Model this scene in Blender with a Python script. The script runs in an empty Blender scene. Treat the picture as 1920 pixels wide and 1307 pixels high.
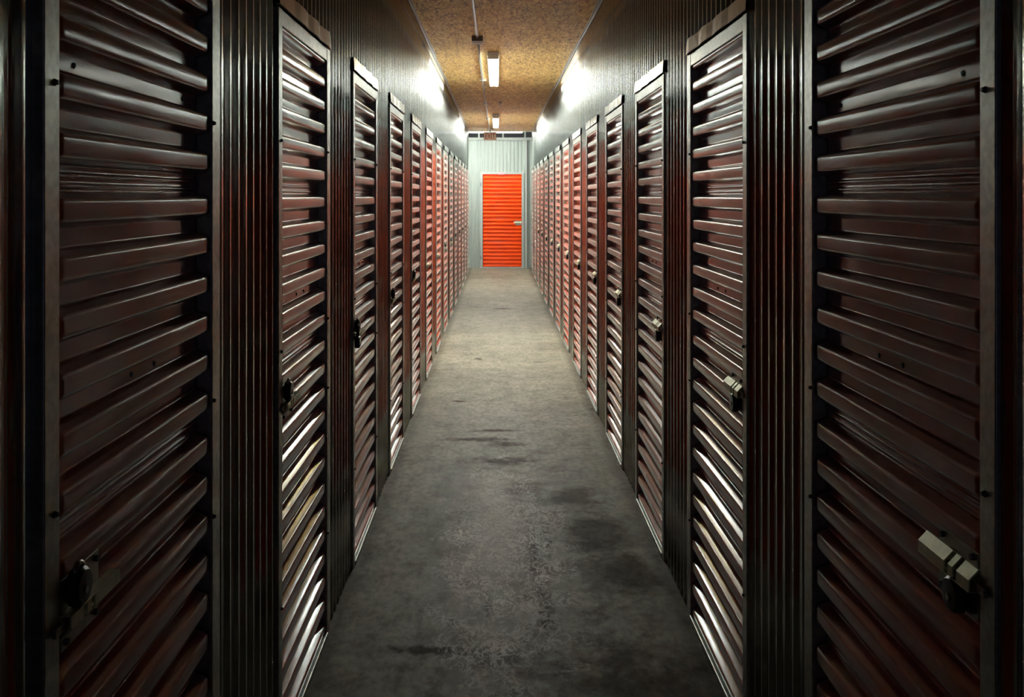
import bpy, bmesh, math, random
from mathutils import Vector, Matrix
random.seed(7)
S = bpy.context.scene
COL = S.collection

# ------------------------------------------------------------------ camera
cam_d = bpy.data.cameras.new('camera'); cam = bpy.data.objects.new('camera', cam_d); COL.objects.link(cam)
cam.location = (0, 0, 1.71); cam.rotation_euler = (math.radians(90), 0, 0)
cam_d.sensor_width = 36; cam_d.lens = 1800 / 1920 * 36
cam_d.shift_x = 27 / 1920; cam_d.shift_y = -285.5 / 1920
cam_d.clip_start = 0.02; cam_d.clip_end = 100
S.camera = cam
# ------------------------------------------------------------------ world and exposure
w = bpy.data.worlds.new('world'); S.world = w; w.use_nodes = True
w.node_tree.nodes['Background'].inputs[0].default_value = (0.55, 0.6, 1.0, 1)
w.node_tree.nodes['Background'].inputs[1].default_value = 0.006
S.view_settings.view_transform = 'Standard'; S.view_settings.look = 'None'
S.view_settings.exposure = 2.75; S.view_settings.gamma = 1; S.view_settings.use_curve_mapping = False
S.cycles.use_denoising = True
S.cycles.max_bounces = 14; S.cycles.diffuse_bounces = 5; S.cycles.glossy_bounces = 10
S.cycles.sample_clamp_direct = 0.3; S.cycles.sample_clamp_indirect = 3.0; S.cycles.caustics_reflective = True; S.cycles.blur_glossy = 0.2
TUBE = 36.0            # tube radiance; the aisle tubes are set dimmer to balance the exposure
TUBE_B = 23.0
TUBE_AISLE = 23.0

# ------------------------------------------------------------------ layout (metres; y runs down the corridor)
XL, XR = -0.661, 0.778
Y0, YE, YB = -3.0, 21.78, 22.9
H = 3.19
EYE = 1.71
PITCH = 1.5
WL, WR = 0.775, 0.825                       # door widths on the two sides
LST = [1.45 + PITCH * k for k in range(14)]
RST = [1.55 + PITCH * k for k in range(14)]
FN, FF = 0.05, 0.062                        # jamb face widths, latch side and hinge side
HEAD = 2.235

# ------------------------------------------------------------------ materials
def new_mat(name):
    m = bpy.data.materials.new(name); m.use_nodes = True
    nt = m.node_tree; b = nt.nodes['Principled BSDF']
    return m, nt, b
def nd(nt, kind, **kw):
    n = nt.nodes.new(kind)
    for k, v in kw.items(): setattr(n, k, v)
    return n
def coords(nt, scale=(1, 1, 1), rot=(0, 0, 0), kind='Object'):
    t = nd(nt, 'ShaderNodeTexCoord'); mp = nd(nt, 'ShaderNodeMapping')
    mp.inputs['Scale'].default_value = scale; mp.inputs['Rotation'].default_value = rot
    nt.links.new(t.outputs[kind], mp.inputs['Vector']); return mp.outputs[0]
def world_pos(nt, scale=(1, 1, 1), rot=(0, 0, 0)):
    g = nd(nt, 'ShaderNodeNewGeometry'); mp = nd(nt, 'ShaderNodeMapping')
    mp.inputs['Scale'].default_value = scale; mp.inputs['Rotation'].default_value = rot
    nt.links.new(g.outputs['Position'], mp.inputs['Vector']); return mp.outputs[0]
def noise(nt, vec, scale, detail=4, rough=0.5, dist=0.0):
    n = nd(nt, 'ShaderNodeTexNoise'); n.inputs['Scale'].default_value = scale
    n.inputs['Detail'].default_value = detail; n.inputs['Roughness'].default_value = rough
    n.inputs['Distortion'].default_value = dist; nt.links.new(vec, n.inputs['Vector']); return n
def ramp(nt, src, stops):
    r = nd(nt, 'ShaderNodeValToRGB'); e = r.color_ramp.elements
    while len(e) < len(stops): e.new(0.5)
    for el, (p, c) in zip(e, stops):
        el.position = p; el.color = (*c, 1) if len(c) == 3 else (c[0],) * 3 + (1,)
    nt.links.new(src, r.inputs[0]); return r.outputs[0]
def mix(nt, a, b, fac, mode='MIX'):
    m = nd(nt, 'ShaderNodeMix', data_type='RGBA', blend_type=mode)
    for sock, v in ((m.inputs[6], a), (m.inputs[7], b)):
        if isinstance(v, tuple): sock.default_value = (*v, 1)
        else: nt.links.new(v, sock)
    if isinstance(fac, (int, float)): m.inputs[0].default_value = fac
    else: nt.links.new(fac, m.inputs[0])
    return m.outputs[2]
def math_n(nt, op, a, b=0.5, c=None):
    m = nd(nt, 'ShaderNodeMath', operation=op)
    for i, v in enumerate((a, b) if c is None else (a, b, c)):
        if isinstance(v, (int, float)): m.inputs[i].default_value = v
        else: nt.links.new(v, m.inputs[i])
    return m.outputs[0]
def bump(nt, b, h, strength, dist=0.002):
    n = nd(nt, 'ShaderNodeBump'); n.inputs['Strength'].default_value = strength
    n.inputs['Distance'].default_value = dist; nt.links.new(h, n.inputs['Height'])
    nt.links.new(n.outputs[0], b.inputs['Normal'])

def mat_metal(name, col, rough, metal=1.0, wob=0.5, spangle=0.15):
    m, nt, b = new_mat(name)
    v = world_pos(nt)
    n = noise(nt, v, 60, 3)
    c = mix(nt, col, tuple(x * (1 - spangle) for x in col), ramp(nt, n.outputs[0], [(0.4, (0,)), (0.6, (1,))]))
    nt.links.new(c, b.inputs['Base Color'])
    b.inputs['Metallic'].default_value = metal
    r = noise(nt, v, 7, 3)
    rr = nd(nt, 'ShaderNodeMapRange'); rr.inputs['To Min'].default_value = rough * 0.75; rr.inputs['To Max'].default_value = rough * 1.3
    nt.links.new(r.outputs[0], rr.inputs[0]); nt.links.new(rr.outputs[0], b.inputs['Roughness'])
    h = noise(nt, world_pos(nt, (3, 3, 0.5)), 2.2, 2)
    bump(nt, b, h.outputs[0], wob, 0.002)
    return m
M_WALL = mat_metal('galvanised_corrugated', (0.54, 0.55, 0.54), 0.12, 1.0, 0.0, 0.06)
def oil_can():
    nt = M_WALL.node_tree; b = nt.nodes['Principled BSDF']
    h = noise(nt, world_pos(nt, (0.0, 8.0, 0.10)), 1.0, 3, 0.6)
    bump(nt, b, h.outputs[0], 0.5, 0.02)
oil_can()
M_FRAME = mat_metal('galvanised_frame', (0.60, 0.61, 0.57), 0.36, 0.8, 0.05, 0.22)
M_FLASH = mat_metal('galvanised_flashing', (0.46, 0.44, 0.39), 0.22, 1.0, 0.8, 0.1)
M_ZINC = mat_metal('yellow_zinc', (0.80, 0.78, 0.55), 0.42, 0.45, 0.05, 0.12)
M_STEEL = mat_metal('bolt_steel', (0.5, 0.49, 0.46), 0.35, 1.0, 0.2, 0.15)
M_DARK = mat_metal('weathered_screw', (0.10, 0.09, 0.08), 0.5, 0.6, 0.2, 0.3)
M_WHITE = mat_metal('white_painted_panel', (0.31, 0.35, 0.325), 0.42, 0.0, 0.2, 0.05)
M_WTRIM = mat_metal('white_painted_trim', (0.42, 0.455, 0.43), 0.45, 0.0, 0.2, 0.05)
M_PLATE = mat_metal('latch_plate_grey', (0.42, 0.40, 0.36), 0.4, 0.9, 0.2, 0.15)

def mat_paint(name, c0, c1):
    m, nt, b = new_mat(name)
    v = world_pos(nt)
    n = noise(nt, v, 3, 4)
    c = mix(nt, c0, c1, n.outputs[0])
    # chalky scuffs on the enamel
    sc = noise(nt, world_pos(nt, (14, 2.0, 30)), 1.0, 5, 0.6)
    c = mix(nt, c, (0.50, 0.16, 0.08), ramp(nt, sc.outputs[0], [(0.56, (0,)), (0.75, (0.25,))]))
    nt.links.new(c, b.inputs['Base Color'])
    b.inputs['Roughness'].default_value = 0.12
    b.inputs['IOR'].default_value = 1.9 if 'dull' in name else 1.5
    b.inputs['Sheen Weight'].default_value = 0.35; b.inputs['Sheen Roughness'].default_value = 0.35      # added pale sheen, lifts the near doors at grazing angles
    b.inputs['Sheen Tint'].default_value = (0.95, 0.93, 0.88, 1)
    h = noise(nt, world_pos(nt, (2.5, 2.5, 7)), 2.5, 3)
    bump(nt, b, h.outputs[0], 0.10, 0.002)
    return m
M_PAINT = mat_paint('dull_orange_enamel', (0.44, 0.052, 0.010), (0.37, 0.045, 0.010))  # side doors: same orange, darkened in colour for their dimmer, browner look
M_PAINT_END = mat_paint('light_lifted_orange_enamel', (0.95, 0.080, 0.003), (0.86, 0.068, 0.003))  # end door: same orange, colour raised to stand for strong aisle light

def mat_flat(name, col, rough=0.5, metal=0.0):
    m, nt, b = new_mat(name)
    n = noise(nt, world_pos(nt), 25, 3)
    c = mix(nt, col, tuple(x * 0.8 for x in col), n.outputs[0])
    nt.links.new(c, b.inputs['Base Color']); b.inputs['Roughness'].default_value = rough
    b.inputs['Metallic'].default_value = metal
    return m
M_BLACK = mat_flat('black_lock_enamel', (0.012, 0.012, 0.014), 0.3)
M_HOUS = mat_flat('fixture_enamel', (0.75, 0.76, 0.74), 0.45)
M_BOX = mat_flat('junction_box_grey', (0.30, 0.30, 0.29), 0.5, 0.3)
M_BACK = mat_flat('unlit_backing', (0.10, 0.10, 0.11), 0.7)
M_ROOF = mat_flat('roof_deck_grey', (0.30, 0.31, 0.31), 0.6)
M_EXITF = mat_flat('exit_face', (0.42, 0.30, 0.20), 0.5)
M_EXITL = mat_flat('exit_letters', (0.22, 0.030, 0.006), 0.5)
M_PINK = mat_flat('notice_pink', (0.75, 0.45, 0.48), 0.6)
M_DIRT = mat_flat('grit', (0.05, 0.04, 0.03), 0.9)

def mat_tube(strength):
    m, nt, b = new_mat('fluorescent_glass')
    b.inputs['Base Color'].default_value = (0.8, 0.8, 0.8, 1)
    b.inputs['Emission Color'].default_value = (0.95, 1.0, 0.93, 1)
    b.inputs['Emission Strength'].default_value = strength
    return m
M_TUBE = mat_tube(TUBE); M_TUBE_B = mat_tube(TUBE_B); M_TUBE_AISLE = mat_tube(TUBE_AISLE)

def mat_osb():
    m, nt, b = new_mat('oriented_strand_board')
    warp = noise(nt, world_pos(nt), 9, 2)
    cols = None
    for i, (ang, s) in enumerate(((0.2, 1.0), (1.1, 0.9), (-0.7, 1.15), (2.2, 1.3))):
        v = world_pos(nt, (34 * s, 9 * s, 20), (0, 0, ang))
        vv = nd(nt, 'ShaderNodeVectorMath', operation='ADD')
        sc = nd(nt, 'ShaderNodeVectorMath', operation='SCALE'); sc.inputs['Scale'].default_value = 2.2
        nt.links.new(warp.outputs['Color'], sc.inputs[0]); nt.links.new(v, vv.inputs[0]); nt.links.new(sc.outputs[0], vv.inputs[1])
        vo = nd(nt, 'ShaderNodeTexVoronoi'); vo.inputs['Scale'].default_value = 1.0
        nt.links.new(vv.outputs[0], vo.inputs['Vector'])
        sep = nd(nt, 'ShaderNodeSeparateColor'); nt.links.new(vo.outputs['Color'], sep.inputs[0])
        if cols is None: cols = sep.outputs[0]
        else:
            pick = noise(nt, world_pos(nt, (1.6, 0.5, 1), (0, 0, 0.1 * i)), 20 + 5 * i, 1)
            f = ramp(nt, pick.outputs[0], [(0.48, (0,)), (0.52, (1,))])
            mx = nd(nt, 'ShaderNodeMix', data_type='FLOAT'); nt.links.new(f, mx.inputs[0])
            nt.links.new(cols, mx.inputs[2]); nt.links.new(sep.outputs[i % 3], mx.inputs[3]); cols = mx.outputs[0]
    c = ramp(nt, cols, [(0.0, (0.13, 0.07, 0.025)), (0.22, (0.36, 0.225, 0.07)), (0.6, (0.53, 0.37, 0.11)), (1.0, (0.74, 0.59, 0.22))])
    big = noise(nt, world_pos(nt), 1.3, 3)
    c = mix(nt, c, (0.75, 0.62, 0.5), ramp(nt, big.outputs[0], [(0.4, (0,)), (0.7, (0.35,))]), 'MULTIPLY')
    # joints between the boards, every 1.22 m along the corridor
    sx = nd(nt, 'ShaderNodeSeparateXYZ'); nt.links.new(world_pos(nt), sx.inputs[0])
    fr = math_n(nt, 'FRACT', math_n(nt, 'DIVIDE', math_n(nt, 'ADD', sx.outputs[1], 0.3), 1.22))
    j = math_n(nt, 'LESS_THAN', fr, 0.006)
    c = mix(nt, c, (0.05, 0.03, 0.015), j)
    nt.links.new(c, b.inputs['Base Color']); b.inputs['Roughness'].default_value = 0.55
    bump(nt, b, cols, 0.6, 0.003)
    return m
M_OSB = mat_osb()

def mat_floor():
    m, nt, b = new_mat('worn_concrete')
    P = world_pos(nt)
    sx = nd(nt, 'ShaderNodeSeparateXYZ'); nt.links.new(P, sx.inputs[0])
    X, Y = sx.outputs[0], sx.outputs[1]
    base = ramp(nt, noise(nt, P, 1.6, 6, 0.6).outputs[0], [(0.3, (0.16, 0.147, 0.112)), (0.7, (0.24, 0.222, 0.168))])
    fine = noise(nt, world_pos(nt, (1, 0.55, 1)), 30, 6, 0.65)
    base = mix(nt, base, (0.62, 0.6, 0.58), ramp(nt, fine.outputs[0], [(0.42, (0,)), (0.62, (0.75,))]), 'MULTIPLY')
    mott = noise(nt, world_pos(nt, (1, 0.7, 1)), 7.5, 7, 0.68)
    base = mix(nt, base, (0.55, 0.52, 0.49), ramp(nt, mott.outputs[0], [(0.44, (0,)), (0.66, (0.8,))]), 'MULTIPLY')
    def blob(cx, cy, rx, ry, edge=0.35, amp=0.5, sc=3.0):
        dx = math_n(nt, 'DIVIDE', math_n(nt, 'SUBTRACT', X, cx), rx)
        dy = math_n(nt, 'DIVIDE', math_n(nt, 'SUBTRACT', Y, cy), ry)
        r = math_n(nt, 'SQRT', math_n(nt, 'ADD', math_n(nt, 'MULTIPLY', dx, dx), math_n(nt, 'MULTIPLY', dy, dy)))
        n = noise(nt, P, sc, 5, 0.65)
        r = math_n(nt, 'ADD', r, math_n(nt, 'MULTIPLY', math_n(nt, 'SUBTRACT', n.outputs[0], 0.5), amp * 2.4))
        return ramp(nt, r, [(1 - edge, (1,)), (1.0, (0,))])
    def dark(c, mask, k, col=(0.30, 0.25, 0.21)):
        return mix(nt, c, col, math_n(nt, 'MULTIPLY', mask, k), 'MULTIPLY')
    c = base
    # a wide worn and grimy zone, and the darker patches in it
    worn = blob(0.12, 4.4, 0.62, 2.7, 0.5, 0.45, 1.7)
    c = dark(c, worn, 0.10)
    gr = noise(nt, world_pos(nt, (1, 0.8, 1)), 5.5, 7, 0.7)
    c = dark(c, math_n(nt, 'MULTIPLY', worn, ramp(nt, gr.outputs[0], [(0.48, (0,)), (0.58, (1,))])), 0.65)
    for a in ((0.50, 4.9, 0.24, 0.42), (0.44, 5.45, 0.17, 0.26), (0.60, 4.35, 0.20, 0.35), (0.16, 5.6, 0.16, 0.16), (0.5, 3.3, 0.4, 0.5)):
        c = dark(c, blob(*a, 0.6, 0.7, 6), 0.95, (0.30, 0.22, 0.17))
    # scuff marks: long thin smears
    for a in ((-0.12, 6.75, 0.30, 0.09), (0.06, 6.62, 0.14, 0.11), (0.0, 7.0, 0.25, 0.06), (-0.26, 3.62, 0.22, 0.055), (0.05, 6.2, 0.25, 0.14), (-0.04, 4.0, 0.022, 0.16),
              (0.17, 4.55, 0.03, 0.55), (0.25, 4.75, 0.025, 0.25), (-0.32, 8.0, 0.09, 0.05), (-0.16, 5.2, 0.10, 0.10),
              (-0.2, 10.1, 0.05, 0.08), (0.42, 9.9, 0.14, 0.03), (0.05, 14.6, 0.16, 0.12), (0.2, 3.95, 0.05, 0.3)):
        c = dark(c, blob(*a, 0.7, 0.9, 14), 1.0, (0.24, 0.17, 0.125))
    # scribble-like scratches, their glossy sheen painted in as paler colour
    zone = blob(0.02, 4.7, 0.36, 1.6, 0.7, 0.7, 4)
    wv = noise(nt, world_pos(nt, (1.0, 0.6, 1)), 17, 4, 0.6, 1.3)
    line = math_n(nt, 'ABSOLUTE', math_n(nt, 'SUBTRACT', wv.outputs[0], 0.5))
    ln = ramp(nt, line, [(0.0, (1,)), (0.02, (1,)), (0.05, (0,))])
    wv2 = noise(nt, world_pos(nt, (1.0, 0.5, 1), (0, 0, 0.6)), 27, 3, 0.5, 1.8)
    ln2 = ramp(nt, math_n(nt, 'ABSOLUTE', math_n(nt, 'SUBTRACT', wv2.outputs[0], 0.5)), [(0.0, (1,)), (0.04, (0,))])
    light = math_n(nt, 'MULTIPLY', zone, math_n(nt, 'MAXIMUM', ln, math_n(nt, 'MULTIPLY', ln2, 0.6)))
    c = mix(nt, c, (0.60, 0.56, 0.49), math_n(nt, 'MULTIPLY', light, 1.0))
    c = mix(nt, c, (0.40, 0.38, 0.33), math_n(nt, 'MULTIPLY', blob(-0.02, 4.9, 0.19, 1.3, 0.8, 0.8, 8), 0.5))
    # fine grit specks, grime along both wall lines
    sp = noise(nt, P, 75, 1)
    c = dark(c, ramp(nt, sp.outputs[0], [(0.73, (0,)), (0.76, (1,))]), 0.8, (0.2, 0.17, 0.14))
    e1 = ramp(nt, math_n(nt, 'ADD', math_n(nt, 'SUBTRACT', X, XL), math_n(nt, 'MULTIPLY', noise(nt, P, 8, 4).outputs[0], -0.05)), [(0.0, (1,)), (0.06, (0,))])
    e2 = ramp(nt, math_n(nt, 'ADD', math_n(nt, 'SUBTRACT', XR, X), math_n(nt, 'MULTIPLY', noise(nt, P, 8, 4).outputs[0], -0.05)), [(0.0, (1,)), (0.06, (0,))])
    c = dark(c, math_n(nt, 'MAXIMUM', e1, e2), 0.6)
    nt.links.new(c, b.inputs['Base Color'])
    rr = nd(nt, 'ShaderNodeMapRange'); rr.inputs['To Min'].default_value = 0.45; rr.inputs['To Max'].default_value = 0.7
    nt.links.new(fine.outputs[0], rr.inputs[0]); nt.links.new(rr.outputs[0], b.inputs['Roughness'])
    bw = nd(nt, 'ShaderNodeRGBToBW'); nt.links.new(c, bw.inputs[0])
    nt.links.new(math_n(nt, 'MULTIPLY', bw.outputs[0], 0.9), b.inputs['Specular IOR Level'])
    hh = math_n(nt, 'ADD', fine.outputs[0], math_n(nt, 'MULTIPLY', light, 0.8))
    bump(nt, b, hh, 0.35, 0.003)
    return m
M_FLOOR = mat_floor()

# ------------------------------------------------------------------ mesh helpers
def link(name, bm, mat, parent=None, smooth=None):
    me = bpy.data.meshes.new(name); bmesh.ops.recalc_face_normals(bm, faces=bm.faces) if smooth != 'keep' else None
    bm.to_mesh(me); bm.free()
    me.materials.append(mat)
    if smooth: me.polygons.foreach_set('use_smooth', [True] * len(me.polygons))
    o = bpy.data.objects.new(name, me); COL.objects.link(o)
    if parent: o.parent = parent
    return o
def box(bm, x0, x1, y0, y1, z0, z1, bev=0.0):
    r = bmesh.ops.create_cube(bm, size=1)
    for v in r['verts']:
        v.co = Vector(((x0 + x1) / 2 + v.co.x * (x1 - x0), (y0 + y1) / 2 + v.co.y * (y1 - y0), (z0 + z1) / 2 + v.co.z * (z1 - z0)))
    if bev:
        es = list({e for v in r['verts'] for e in v.link_edges})
        bmesh.ops.bevel(bm, geom=es, offset=bev, segments=2, affect='EDGES', profile=0.5)
def cyl(bm, p0, p1, r, seg=16, r2=None, caps=True):
    p0, p1 = Vector(p0), Vector(p1); d = p1 - p0
    m = Matrix.Translation((p0 + p1) / 2) @ d.to_track_quat('Z', 'Y').to_matrix().to_4x4()
    bmesh.ops.create_cone(bm, cap_ends=caps, segments=seg, radius1=r, radius2=r if r2 is None else r2, depth=d.length, matrix=m)
def tube_path(bm, pts, r, seg=10):
    prev = None; n = len(pts); pts = [Vector(p) for p in pts]
    for i, p in enumerate(pts):
        d = (pts[min(i + 1, n - 1)] - pts[max(i - 1, 0)]).normalized()
        q = d.to_track_quat('Z', 'Y')
        ring = [bm.verts.new(p + q @ Vector((r * math.cos(t * 2 * math.pi / seg), r * math.sin(t * 2 * math.pi / seg), 0))) for t in range(seg)]
        if prev:
            for t in range(seg): bm.faces.new((prev[t], prev[(t + 1) % seg], ring[(t + 1) % seg], ring[t]))
        else: bm.faces.new(ring)
        prev = ring
    bm.faces.new(prev)
def tag(o, label=None, cat=None, group=None, kind=None):
    if label: o['label'] = label
    if cat: o['category'] = cat
    if group: o['group'] = group
    if kind: o['kind'] = kind
    return o
def struct(name, bm, mat, smooth=None):
    o = link(name, bm, mat, None, smooth); o['kind'] = 'structure'; return o
def empty(name, loc):
    o = bpy.data.objects.new(name, None); COL.objects.link(o); o.location = loc; o.empty_display_size = 0.1; return o
def copy_tree(o, parent=None):
    c = o.copy(); COL.objects.link(c); c.parent = parent
    for ch in o.children: copy_tree(ch, c)
    return c

# ------------------------------------------------------------------ floor
bm = bmesh.new(); box(bm, -3.2, 3.2, Y0, 26, -0.1, 0.0); struct('floor', bm, M_FLOOR)

# ------------------------------------------------------------------ corrugated side walls
def rib_samples(y0, y1, pitch, crest=0.16, slope=0.22, depth=0.010):
    """(y, offset) along a corrugated sheet, 0 at the crests and -depth in the valleys, with rounded bends"""
    segs = [(0.0, 0), (crest * 0.5, 0), (crest, -0.02), (crest + 0.03, -0.10), (crest + 0.06, -0.25), (crest + slope / 2 + 0.02, -0.5), (crest + slope - 0.02, -0.80),
            (crest + slope + 0.02, -0.95), (crest + slope + 0.05, -1), ((1 + crest) / 2, -1), (1 - slope - 0.05, -1), (1 - slope - 0.02, -0.95),
            (1 - slope + 0.02, -0.80), (1 - slope / 2 - 0.02, -0.5), (0.94, -0.25), (0.97, -0.10), (0.99, -0.03)]
    out = []; k = math.floor(y0 / pitch)
    while k * pitch < y1:
        for f, o in segs: out.append(((k + f) * pitch, o * depth))
        k += 1
    return out
def corr_wall(name, axis_x, s, y0, y1, openings, mat, pitch=0.075):
    """a sheet standing at x = axis_x, its crests towards s"""
    sm = rib_samples(y0, y1, pitch)
    def off(y):
        for (a, oa), (b, ob) in zip(sm, sm[1:]):
            if a <= y <= b: return oa + (ob - oa) * (y - a) / max(b - a, 1e-9)
        return 0
    ys = {round(y, 5): o for y, o in sm if y0 < y < y1}
    for y in [y0, y1] + [e for op in openings for e in op[:2]]: ys[round(y, 5)] = off(y)
    keys = sorted(ys); bm = bmesh.new(); cache = {}
    def V(y, z):
        if (y, z) not in cache: cache[(y, z)] = bm.verts.new((axis_x + s * ys[y], y, z))
        return cache[(y, z)]
    for a, b in zip(keys, keys[1:]):
        mid = (a + b) / 2; zs = [0.0, 2.30, H]
        for op in openings:
            if op[0] < mid < op[1]: zs = [2.30, H]
        for z0, z1 in zip(zs, zs[1:]): bm.faces.new((V(a, z0), V(b, z0), V(b, z1), V(a, z1)))
    # flat backing behind the sheet, and the return along the cross aisle
    bx = axis_x - s * 0.13
    bm.faces.new([bm.verts.new(p) for p in ((bx, y0, 0), (bx, y1, 0), (bx, y1, H), (bx, y0, H))])
    bm.faces.new([bm.verts.new(p) for p in ((axis_x, y1, 0), (axis_x - s * 2.4, y1, 0), (axis_x - s * 2.4, y1, H), (axis_x, y1, H))])
    return struct(name, bm, mat, True)
opL = [(y - FN, y + WL + FF) for y in LST]
opR = [(y - FN, y + WR + FF) for y in RST]
corr_wall('wall_left', XL - 0.008, 1, Y0, YE, opL, M_WALL)
corr_wall('wall_right', XR + 0.008, -1, Y0, YE, opR, M_WALL)

# ------------------------------------------------------------------ end wall beyond the cross aisle
EX0, EX1 = -0.357, 0.575                    # door opening in the end wall
bm = bmesh.new()
ex = {round(x, 5): o for x, o in rib_samples(-3.1, 3.1, 0.0885, 0.42, 0.10, 0.014)}
for e in (EX0 - 0.05, EX1 + 0.05): ex[round(e, 5)] = 0
keys = sorted(ex); cache = {}
def VE(x, z):
    if (x, z) not in cache: cache[(x, z)] = bm.verts.new((x, YB - ex[x], z))
    return cache[(x, z)]
for a, b_ in zip(keys, keys[1:]):
    mid = (a + b_) / 2; zz = [2.21, 3.05] if EX0 - 0.05 < mid < EX1 + 0.05 else [0, 2.21, 3.05]
    for z0, z1 in zip(zz, zz[1:]): bm.faces.new((VE(a, z0), VE(b_, z0), VE(b_, z1), VE(a, z1)))
struct('wall_back', bm, M_WHITE, True)
bm = bmesh.new(); box(bm, -3.1, 3.1, YB - 0.03, YB + 0.06, 3.045, 3.11, 0.004); struct('trim_1', bm, M_WTRIM)
bm = bmesh.new(); box(bm, -3.1, 3.1, YB - 0.02, YB + 0.06, 3.245, 3.275, 0.003); struct('trim_2', bm, M_WTRIM)
n = 3
for x in (-1.6, -1.02, -0.445, 0.13, 0.655, 1.23, 1.8):
    bm = bmesh.new(); box(bm, x - 0.02, x + 0.02, YB + 0.0, YB + 0.04, 3.108, 3.247, 0.002); struct('trim_%d' % n, bm, M_WTRIM); n += 1
bm = bmesh.new(); box(bm, -3.2, 3.2, 25.2, 25.3, 0, 3.6); struct('wall_far', bm, M_BACK)
bm = bmesh.new(); box(bm, -3.2, 3.2, YE + 0.06, 25.3, 3.42, 3.5); struct('ceiling_aisle', bm, M_ROOF)
bm = bmesh.new(); box(bm, -3.2, -3.1, YE, 25.3, 0, 3.5); struct('wall_aisle_left', bm, M_WHITE)
bm = bmesh.new(); box(bm, 3.1, 3.2, YE, 25.3, 0, 3.5); struct('wall_aisle_right', bm, M_WHITE)
# tall white corner trims at the mouth of the corridor and beside the end door
for x0, x1, y0, y1, mt in ((XL - 0.05, XL + 0.004, YE - 0.03, YE + 0.03, M_WTRIM), (XR - 0.004, XR + 0.05, YE - 0.03, YE + 0.03, M_WTRIM),
                           (0.66, 0.70, YB - 0.055, YB - 0.004, M_WTRIM)):
    bm = bmesh.new(); box(bm, x0, x1, y0, y1, 0, H - 0.01 if y1 < YB - 0.5 else 3.045, 0.003); struct('trim_%d' % n, bm, mt); n += 1

# ------------------------------------------------------------------ ceiling
bm = bmesh.new(); box(bm, XL - 0.14, XR + 0.14, Y0, YE + 0.06, H, H + 0.02); struct('ceiling', bm, M_OSB)
bm = bmesh.new(); box(bm, -3.2, 3.2, YE + 0.06, YE + 0.10, H - 0.01, 3.45); struct('trim_%d' % n, bm, M_FRAME); n += 1
# slightly wavy edge angles where the walls meet the ceiling
for s, x in ((1, XL - 0.008), (-1, XR + 0.008)):
    bm = bmesh.new(); prev = None; y = Y0
    while y <= YE:
        wv = 0.004 * math.sin(y * 2.1 + s) + 0.003 * math.sin(y * 5.3)
        drop = 0.022 + 0.005 * math.sin(y * 1.3 + 2 * s)
        pts = [(x + s * 0.001, y, H - drop), (x + s * (0.004 + abs(wv)), y, H - drop), (x + s * 0.006, y, H - 0.006), (x + s * (0.022 + wv), y, H - 0.005 - abs(wv) * .5), (x + s * (0.022 + wv), y, H - 0.001), (x + s * 0.001, y, H - 0.001)]
        ring = [bm.verts.new(p) for p in pts]
        if prev:
            for i in range(6): bm.faces.new((prev[i], prev[(i + 1) % 6], ring[(i + 1) % 6], ring[i]))
        else: bm.faces.new(ring)
        prev = ring; y += 0.12
    bm.faces.new(prev)
    struct('trim_%d' % n, bm, M_BOX); n += 1

# ------------------------------------------------------------------ storage unit fronts
CR = 0.0903
def curtain_profile():
    """(z, depth 0..1) from the bottom of a ribbed door to its top; seams every sixth rib"""
    crests = []; z = 1.688
    g = [1.688 - CR * k for k in range(6)]
    for j in range(-1, 4): crests += [c - 0.5525 * j for c in g]
    crests = sorted(c for c in crests if c < 2.30)
    hw, sl = 0.0165, 0.0125
    P = []
    for i, c in enumerate(crests):
        P += [(c - hw - sl, 1.0), (c - hw - sl + 0.002, 0.90), (c - hw - 0.003, 0.14), (c - hw, 0.03), (c - hw + 0.005, 0.0), (c, 0.0), (c + hw - 0.005, 0.0), (c + hw, 0.03), (c + hw + 0.003, 0.14), (c + hw + sl - 0.002, 0.90), (c + hw + sl, 1.0)]
        if i + 1 < len(crests):
            gap = crests[i + 1] - c; a = c + hw + sl; b = crests[i + 1] - hw - sl
            if gap > 0.095:      # a seam: three small beads
                for f in (0.22, 0.62):
                    m = a + (b - a) * f
                    P += [(m - 0.005, 1.0), (m - 0.0035, 0.97), (m - 0.0015, 0.86), (m + 0.0015, 0.86), (m + 0.0035, 0.97), (m + 0.005, 1.0)]
                    P += [((m + b) / 2, 1.0)] if f > 0.5 else []
            else: P += [(a + 0.004, 1.0), ((a + b) / 2, 0.985), (b - 0.004, 1.0)]
    return [(z, d) for z, d in P if 0.022 <= z <= HEAD + 0.01]
PROF = curtain_profile()

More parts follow.
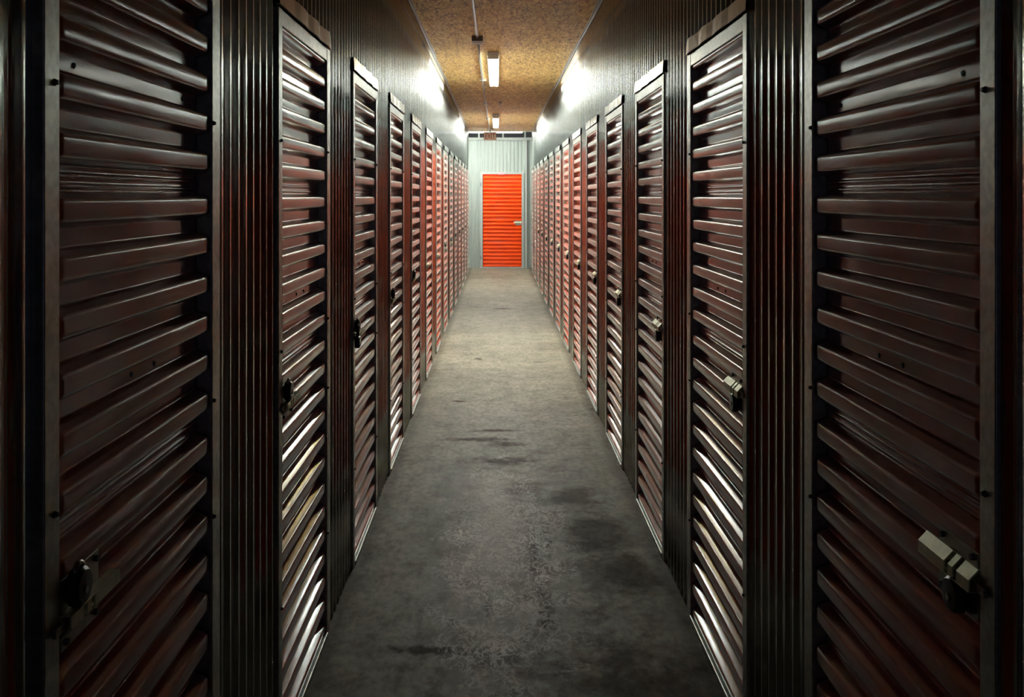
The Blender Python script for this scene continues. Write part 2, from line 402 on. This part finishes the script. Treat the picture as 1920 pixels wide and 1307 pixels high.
def make_front(name, W, T, fn=FN, ff=FF, parts_detail=True, flip=1):
    """T maps (a along the width from the latch side, o outwards, z) to local coordinates"""
    def tf(bm):
        for v in bm.verts: v.co = Vector(T(*v.co))
    root = empty(name, (0, 0, 0))
    bm = bmesh.new()
    box(bm, -fn, 0, -0.075, 0, 0, HEAD + 0.05, 0.0025)
    box(bm, W, W + ff, -0.075, 0, 0, HEAD + 0.05, 0.0025)
    box(bm, 0.0005, W - 0.0005, -0.075, -0.001, HEAD, HEAD + 0.049, 0.0025)
    tf(bm); link('door_frame', bm, M_FRAME, root)
    bm = bmesh.new(); box(bm, 0.0005, W - 0.0005, -0.075, 0.004, 0, 0.02, 0.003)
    tf(bm); link('threshold', bm, M_FRAME, root)
    # bent flashing over the head
    bm = bmesh.new(); prev = None
    na = 12; x0, x1 = -fn - 0.012, W + ff + 0.012
    for i in range(na + 1):
        a = x0 + (x1 - x0) * i / na
        k = 0.003 * math.sin(i * 1.9) + 0.002 * math.sin(i * 4.1)
        prof = [(-0.008, HEAD + 0.056), (0.007 + k, HEAD + 0.055), (0.004 + k, HEAD + 0.112 + 0.2 * abs(k)), (-0.008, HEAD + 0.114)]
        ring = [bm.verts.new((a, o, z)) for o, z in prof]
        if prev:
            for q in range(3): bm.faces.new((prev[q], prev[q + 1], ring[q + 1], ring[q]))
        prev = ring
    tf(bm); fl = link('header_flashing', bm, M_FLASH, root)
    m = fl.modifiers.new('thick', 'SOLIDIFY'); m.thickness = 0.0015
    # ribbed door leaf
    D = 0.032; O = -0.006
    cols = [(0.004, 0.80), (0.008, 0.93), (0.014, 1.0), (0.03, 1.0), (W / 2, 1.0), (W - 0.032, 1.0), (W - 0.018, 1.0), (W - 0.012, 0.93), (W - 0.009, 0.75)]
    bm = bmesh.new(); rows = []
    for z, d in PROF:
        rows.append([bm.verts.new((a, O - D * (1 - (1 - d) * k), z)) for a, k in cols])
    for r0, r1 in zip(rows, rows[1:]):
        for i in range(len(cols) - 1): bm.faces.new((r0[i], r0[i + 1], r1[i + 1], r1[i]))
    tf(bm); door = link('door_leaf', bm, M_PAINT, root, True)
    md = door.modifiers.new('thick', 'SOLIDIFY'); md.thickness = 0.0012; md.offset = 0
    # rivets in the valleys
    for a, z in ((0.13, 1.925), (W - 0.10, 1.925), (0.38, 1.37), (0.50, 1.37), (0.40, 0.915), (0.52, 0.915)) if parts_detail else ():
        bm = bmesh.new(); cyl(bm, (a, O - D, z), (a, O - D + 0.004, z), 0.006, 10, 0.004)
        tf(bm); link('rivet', bm, M_DARK, door)
    # latch: backing plate, slotted bolt housing, sliding bolt
    zc = 1.073 if flip > 0 else 1.068
    bm = bmesh.new(); box(bm, 0.012, 0.15, O - 0.001, O + 0.002, zc - 0.055, zc + 0.055, 0.0008)
    tf(bm); link('latch_plate', bm, M_PLATE, door)
    for a, z in ((0.028, zc + 0.044), (0.136, zc + 0.044), (0.028, zc - 0.044), (0.136, zc - 0.044)) if parts_detail else ():
        bm = bmesh.new(); cyl(bm, (a, O + 0.001, z), (a, O + 0.007, z), 0.0055, 8)
        tf(bm); link('plate_bolt', bm, M_DARK, door)
    bm = bmesh.new()
    for a0, a1 in ((0.004, 0.046), (0.060, 0.076), (0.090, 0.190)):
        pr = [(0.002, 0.032), (0.006, 0.032), (0.022, 0.015), (0.022, -0.004), (0.0195, -0.004), (0.0195, 0.0138), (0.0045, 0.0295), (0.002, 0.0295)]
        r0 = [bm.verts.new((a0, O + o, zc + flip * z)) for o, z in pr]; r1 = [bm.verts.new((a1, O + o, zc + flip * z)) for o, z in pr]
        for q in range(8): bm.faces.new((r0[q], r0[(q + 1) % 8], r1[(q + 1) % 8], r1[q]))
        for r_ in (r0, r1): bm.faces.new((r_[0], r_[1], r_[6], r_[7])); bm.faces.new((r_[1], r_[2], r_[5], r_[6])); bm.faces.new((r_[2], r_[3], r_[4], r_[5]))
    box(bm, 0.004, 0.190, O + 0.002, O + 0.0035, *sorted((zc - 0.004 * flip, zc + 0.031 * flip)), 0.0005)
    box(bm, 0.004, 0.190, O + 0.0035, O + 0.0225, *sorted((zc - 0.0058 * flip, zc - 0.0042 * flip)), 0.0004)
    tf(bm); link('bolt_housing', bm, M_ZINC, door)
    bm = bmesh.new(); box(bm, -0.03, 0.17, O + 0.008, O + 0.014, *sorted((zc, zc + 0.014 * flip)), 0.001)
    tf(bm); link('slide_bolt', bm, M_STEEL, door)
    # screws in the jamb faces
    if parts_detail:
        for a, z in ((-fn * 0.35, 1.88), (-fn * 0.35, 1.235), (-fn * 0.35, 0.45), (W + 0.008, 1.88), (W + 0.008, 1.235), (W + 0.008, 0.965), (W + 0.008, 0.40)):
            bm = bmesh.new(); cyl(bm, (a, -0.0005, z), (a, 0.003, z), 0.0058, 10, 0.0045); cyl(bm, (a, 0.003, z), (a, 0.006, z), 0.0038, 6)
            tf(bm); link('screw', bm, M_DARK, root)
    return root

TL = lambda a, o, z: (o, a, z)
TR = lambda a, o, z: (-o, a, z)
ordw = ['first', 'second', 'third', 'fourth', 'fifth', 'sixth', 'seventh', 'eighth', 'ninth', 'tenth', 'eleventh', 'twelfth', 'thirteenth', 'fourteenth']
left_lab = {0: 'ribbed storage unit door nearest the camera on the left wall, dark and very close',
            1: 'second storage unit door on the left wall, round black lock beside its near jamb',
            2: 'third storage unit door on the left wall, square black padlock hanging from its latch',
            3: 'fourth ribbed storage unit door on the left wall, with pale ribs and small round lock',
            4: 'fifth storage unit door on the left wall, the first to show bright orange ribs',
            13: 'last storage unit door on the left wall, at the mouth of the cross aisle'}
right_lab = {0: 'ribbed storage unit door nearest the camera on the right wall, in deep shadow',
             1: 'second storage unit door on the right wall, pale brass latch over black lock',
             2: 'third storage unit door on the right wall, under a creased shiny flashing plate',
             13: 'last storage unit door on the right wall, at the mouth of the cross aisle'}
def lab(side, k):
    d = left_lab if side == 'left' else right_lab
    return d.get(k, '%s ribbed orange storage unit door from the camera along the %s wall' % (ordw[k], side))
for side, W, T, X, st in (('left', WL, TL, XL, LST), ('right', WR, TR, XR, RST)):
    fl_ = -1 if side == 'left' else 1
    near = make_front('storage_unit', W, T, parts_detail=True, flip=fl_)
    far = make_front('storage_unit', W, T, parts_detail=False, flip=fl_)
    for k, y in enumerate(st):
        if k == 0: o = near
        elif k == 6: o = far
        else: o = copy_tree(near if k < 6 else far)
        o.location = (X, y, 0)
        tag(o, lab(side, k), 'storage unit', 'ribbed storage unit doors along the %s wall' % side, 'thing')
# the door that closes the view
TE = lambda a, o, z: (-a, -o, z)
WE = EX1 - EX0
e = make_front('storage_unit', WE, TE, 0.05, 0.05, False)
e.location = (EX1, YB - 0.03, 0)
for c in list(e.children):
    if c.name.startswith('header_flashing'): bpy.data.objects.remove(c); continue
    if c.name.startswith(('door_frame', 'threshold')):
        c.data.materials[0] = M_WTRIM
    if c.name.startswith('door_leaf'): c.data.materials[0] = M_PAINT_END
tag(e, 'bright orange ribbed door in white frame facing down the corridor in the end wall', 'storage unit', None, 'thing')
for z in (1.99, 0.24):
    bm = bmesh.new(); cyl(bm, (-WE - 0.052, 0.008, z - 0.04), (-WE - 0.052, 0.008, z + 0.04), 0.010, 12)
    box(bm, -WE - 0.05, -WE - 0.025, 0.0, 0.004, z - 0.04, z + 0.04)
    link('hinge', bm, M_BOX, e)
bm = bmesh.new(); box(bm, 0.02, 0.16, YB - 0.055, YB - 0.0515, 2.225, 2.285, 0.001)
t_ = link('notice_sticker', bm, M_PINK)
tag(t_, 'tiny pale pink notice stuck above the orange end door', 'notice')

# ------------------------------------------------------------------ locks
def disc_lock(name, X, s, y, z, lab_, grp='round black locks on the storage latches'):
    r = empty(name, (X, y, z))
    bm = bmesh.new()
    c = 0.034
    prof = [(0.0, 0.0), (0.026, 0.0), (0.030, 0.004), (0.031, 0.011), (0.030, 0.017), (0.025, 0.022), (0.0, 0.023)]
    seg = 28; rings = []
    for rad, dep in prof:
        if rad == 0: rings.append([bm.verts.new((s * dep, 0, 0))])
        else: rings.append([bm.verts.new((s * dep, rad * math.cos(t * 2 * math.pi / seg), rad * math.sin(t * 2 * math.pi / seg))) for t in range(seg)])
    for a, b in zip(rings, rings[1:]):
        for t in range(seg):
            if len(a) == 1: bm.faces.new((a[0], b[t], b[(t + 1) % seg]))
            elif len(b) == 1: bm.faces.new((a[t], b[0], a[(t + 1) % seg]))
            else: bm.faces.new((a[t], b[t], b[(t + 1) % seg], a[(t + 1) % seg]))
    link('lock_body', bm, M_BLACK, r, False)
    bm = bmesh.new(); tube_path(bm, [(s * 0.011, 0.014 * math.cos(t), 0.024 + 0.012 * math.sin(t)) for t in [i * math.pi / 10 for i in range(11)]], 0.0045)
    link('shackle', bm, M_STEEL, r, True)
    bm = bmesh.new(); cyl(bm, (s * 0.0225, 0, -0.005), (s * 0.0245, 0, -0.005), 0.006, 16); link('keyhole', bm, M_STEEL, r)
    return tag(r, lab_, 'lock', grp)
def padlock(X, s, y, z, lab_):
    r = empty('padlock', (X, y, z)); 
    bm = bmesh.new(); box(bm, *sorted((s * 0.004, s * 0.028)), -0.027, 0.027, -0.085, -0.035, 0.006); link('lock_body', bm, M_BLACK, r)
    bm = bmesh.new()
    pts = [(s * 0.016, -0.018, -0.04)] + [(s * 0.016, -0.018 * math.cos(t), 0.0 + 0.018 * math.sin(t)) for t in [i * math.pi / 8 for i in range(9)]] + [(s * 0.016, 0.018, -0.04)]
    tube_path(bm, pts, 0.0045); link('shackle', bm, M_BLACK, r, True)
    return tag(r, lab_, 'lock')
LZ = 1.041
for k in (0, 1, 3, 4, 6, 7, 8, 9, 10, 11, 12):
    if k in (6,): continue
    disc_lock('disc_lock', XL - 0.002, 1, LST[k] + 0.045, 1.103, 'round black disc lock on the latch of the %s door along the left wall' % ordw[k])
for k in range(0, 12):
    disc_lock('disc_lock', XR + 0.002, -1, RST[k] + 0.065, LZ, 'round black disc lock on the latch of the %s door along the right wall' % ordw[k])
disc_lock('disc_lock', XL - 0.002, 1, LST[2] + 0.02, 1.106, 'round black lock body above the hanging square padlock, third left door')
padlock(XL + 0.001, 1, LST[2] - 0.025, 1.098, 'square black padlock hanging below the latch of the third left door')

# ------------------------------------------------------------------ fluorescent fixtures
def fixture(loc, rz, lab_, mt=None):
    mt = mt or M_TUBE
    r = empty('ceiling_light', loc); r.rotation_euler = (0, 0, rz); L = 1.22
    bm = bmesh.new(); box(bm, -0.062, 0.062, -L, L, -0.045, 0, 0.004)
    link('housing', bm, M_HOUS, r)
    for e_ in (-1, 1):
        bm = bmesh.new(); box(bm, -0.056, 0.056, *sorted((e_ * (L - 0.012), e_ * (L + 0.004))), -0.078, -0.003, 0.003)
        link('end_cap', bm, M_HOUS, r)
    bm = bmesh.new(); box(bm, -0.055, 0.055, -0.012, 0.012, -0.074, -0.045, 0.002); link('socket_bar', bm, M_HOUS, r)
    for x in (-0.033, 0.033):
        for y0, y1 in ((-L + 0.016, -0.014), (0.014, L - 0.016)):
            bm = bmesh.new(); cyl(bm, (x, y0, -0.066), (x, y1, -0.066), 0.0185, 20)
            link('fluorescent_tube', bm, mt, r, False)
    return tag(r, lab_, 'ceiling light')
fixture((-0.045, 11.03, H), 0, 'twin tube fluorescent strip light halfway down the strand board ceiling')
fixture((-0.035, 18.5, H), 0, 'smaller looking strip light on the board ceiling just before the exit sign', M_TUBE_B)
fixture((-0.645, 22.08, 3.245), math.pi / 2, 'long fluorescent light running crosswise over the aisle in front of the end wall', M_TUBE_AISLE)
for i, x in enumerate((-1.5, 0.2)):
    bm = bmesh.new(); cyl(bm, (x, 22.08, 3.243), (x, 22.08, 3.425), 0.006, 8)
    tag(link('hanger_rod', bm, M_BOX), 'thin grey rod holding up the crosswise light, %s one' % ('outer' if i == 0 else 'inner'), 'rod')

# ------------------------------------------------------------------ conduit and boxes
cy = -0.187
for pts, l in (([(cy, Y0, H - 0.013), (cy, 4.0, H - 0.013), (cy, 8.835, H - 0.013)], 'grey metal conduit on the board ceiling from above the camera to the junction box'),
               ([(cy, 9.065, H - 0.013), (cy - 0.002, 14, H - 0.013), (-0.175, 20.95, H - 0.013)], 'grey metal conduit on the board ceiling from junction box to the exit sign')):
    bm = bmesh.new(); tube_path(bm, pts, 0.0115, 12)
    tag(link('conduit', bm, M_BOX, None, True), l, 'conduit', 'conduit runs on the ceiling')
jb = empty('junction_box', (cy, 8.95, H))
bm = bmesh.new(); box(bm, -0.052, 0.052, -0.11, 0.11, -0.05, 0, 0.003); link('box_body', bm, M_BOX, jb)
bm = bmesh.new(); box(bm, -0.058, 0.058, -0.03, 0.01, -0.054, -0.05, 0.001); link('cover_strap', bm, M_FRAME, jb)
tag(jb, 'grey junction box on the ceiling conduit, nearer the camera than the lights', 'junction box')
for y, l in ((12.1, 'conduit strap beside the first ceiling light'), (15.2, 'dark conduit strap between the two ceiling lights'), (18.2, 'conduit strap beside the ceiling light before the exit sign')):
    bm = bmesh.new(); box(bm, cy - 0.04, cy + 0.045, y - 0.012, y + 0.012, H - 0.028, H, 0.002)
    tag(link('conduit_strap', bm, M_FRAME), 'small metal ' + l, 'strap', 'straps holding the ceiling conduit')
bm = bmesh.new(); box(bm, 0.02, 0.06, 15.0, 15.35, H - 0.03, H, 0.002)
tag(link('ceiling_bracket', bm, M_BOX), 'small dark bracket on the board ceiling between the two lights', 'bracket')

# ------------------------------------------------------------------ exit sign
ex_ = empty('exit_sign', (-0.165, 21.05, H))
bm = bmesh.new(); box(bm, -0.075, 0.075, -0.03, 0.03, -0.03, 0, 0.003); link('canopy', bm, M_FLASH, ex_)
bm = bmesh.new(); cyl(bm, (0, 0, -0.075), (0, 0, -0.03), 0.012, 12); link('stem', bm, M_BOX, ex_)
bm = bmesh.new(); box(bm, -0.137, 0.137, -0.022, 0.022, -0.25, -0.073, 0.004); sb = link('sign_body', bm, M_EXITF, ex_)
bm = bmesh.new()
for a in ((-0.137, 0.137, -0.026, -0.0225, -0.25, -0.240), (-0.137, 0.137, -0.026, -0.0225, -0.083, -0.073), (-0.137, -0.127, -0.026, -0.0225, -0.24, -0.083), (0.127, 0.137, -0.026, -0.0225, -0.24, -0.083)):
    box(bm, *a)
link('sign_rim', bm, M_EXITL, sb)
cu = bpy.data.curves.new('exit_lettering', 'FONT'); cu.body = 'EXIT'; cu.align_x = 'CENTER'; cu.size = 0.165; cu.extrude = 0.0015; cu.offset = 0.004
cu.space_character = 1.0
tc = bpy.data.objects.new('text', cu); COL.objects.link(tc); bpy.context.view_layer.update()
me = bpy.data.meshes.new_from_object(tc.evaluated_get(bpy.context.evaluated_depsgraph_get())); bpy.data.objects.remove(tc)
tx = bpy.data.objects.new('exit_lettering', me); COL.objects.link(tx); tx.parent = sb
tx.rotation_euler = (math.pi / 2, 0, 0); tx.scale = (0.66, 1, 1); tx.location = (0, -0.024, -0.22)
me.materials.clear(); me.materials.append(M_EXITL)
tag(ex_, 'EXIT sign hanging from the end of the board ceiling before the crosswise light', 'exit sign')
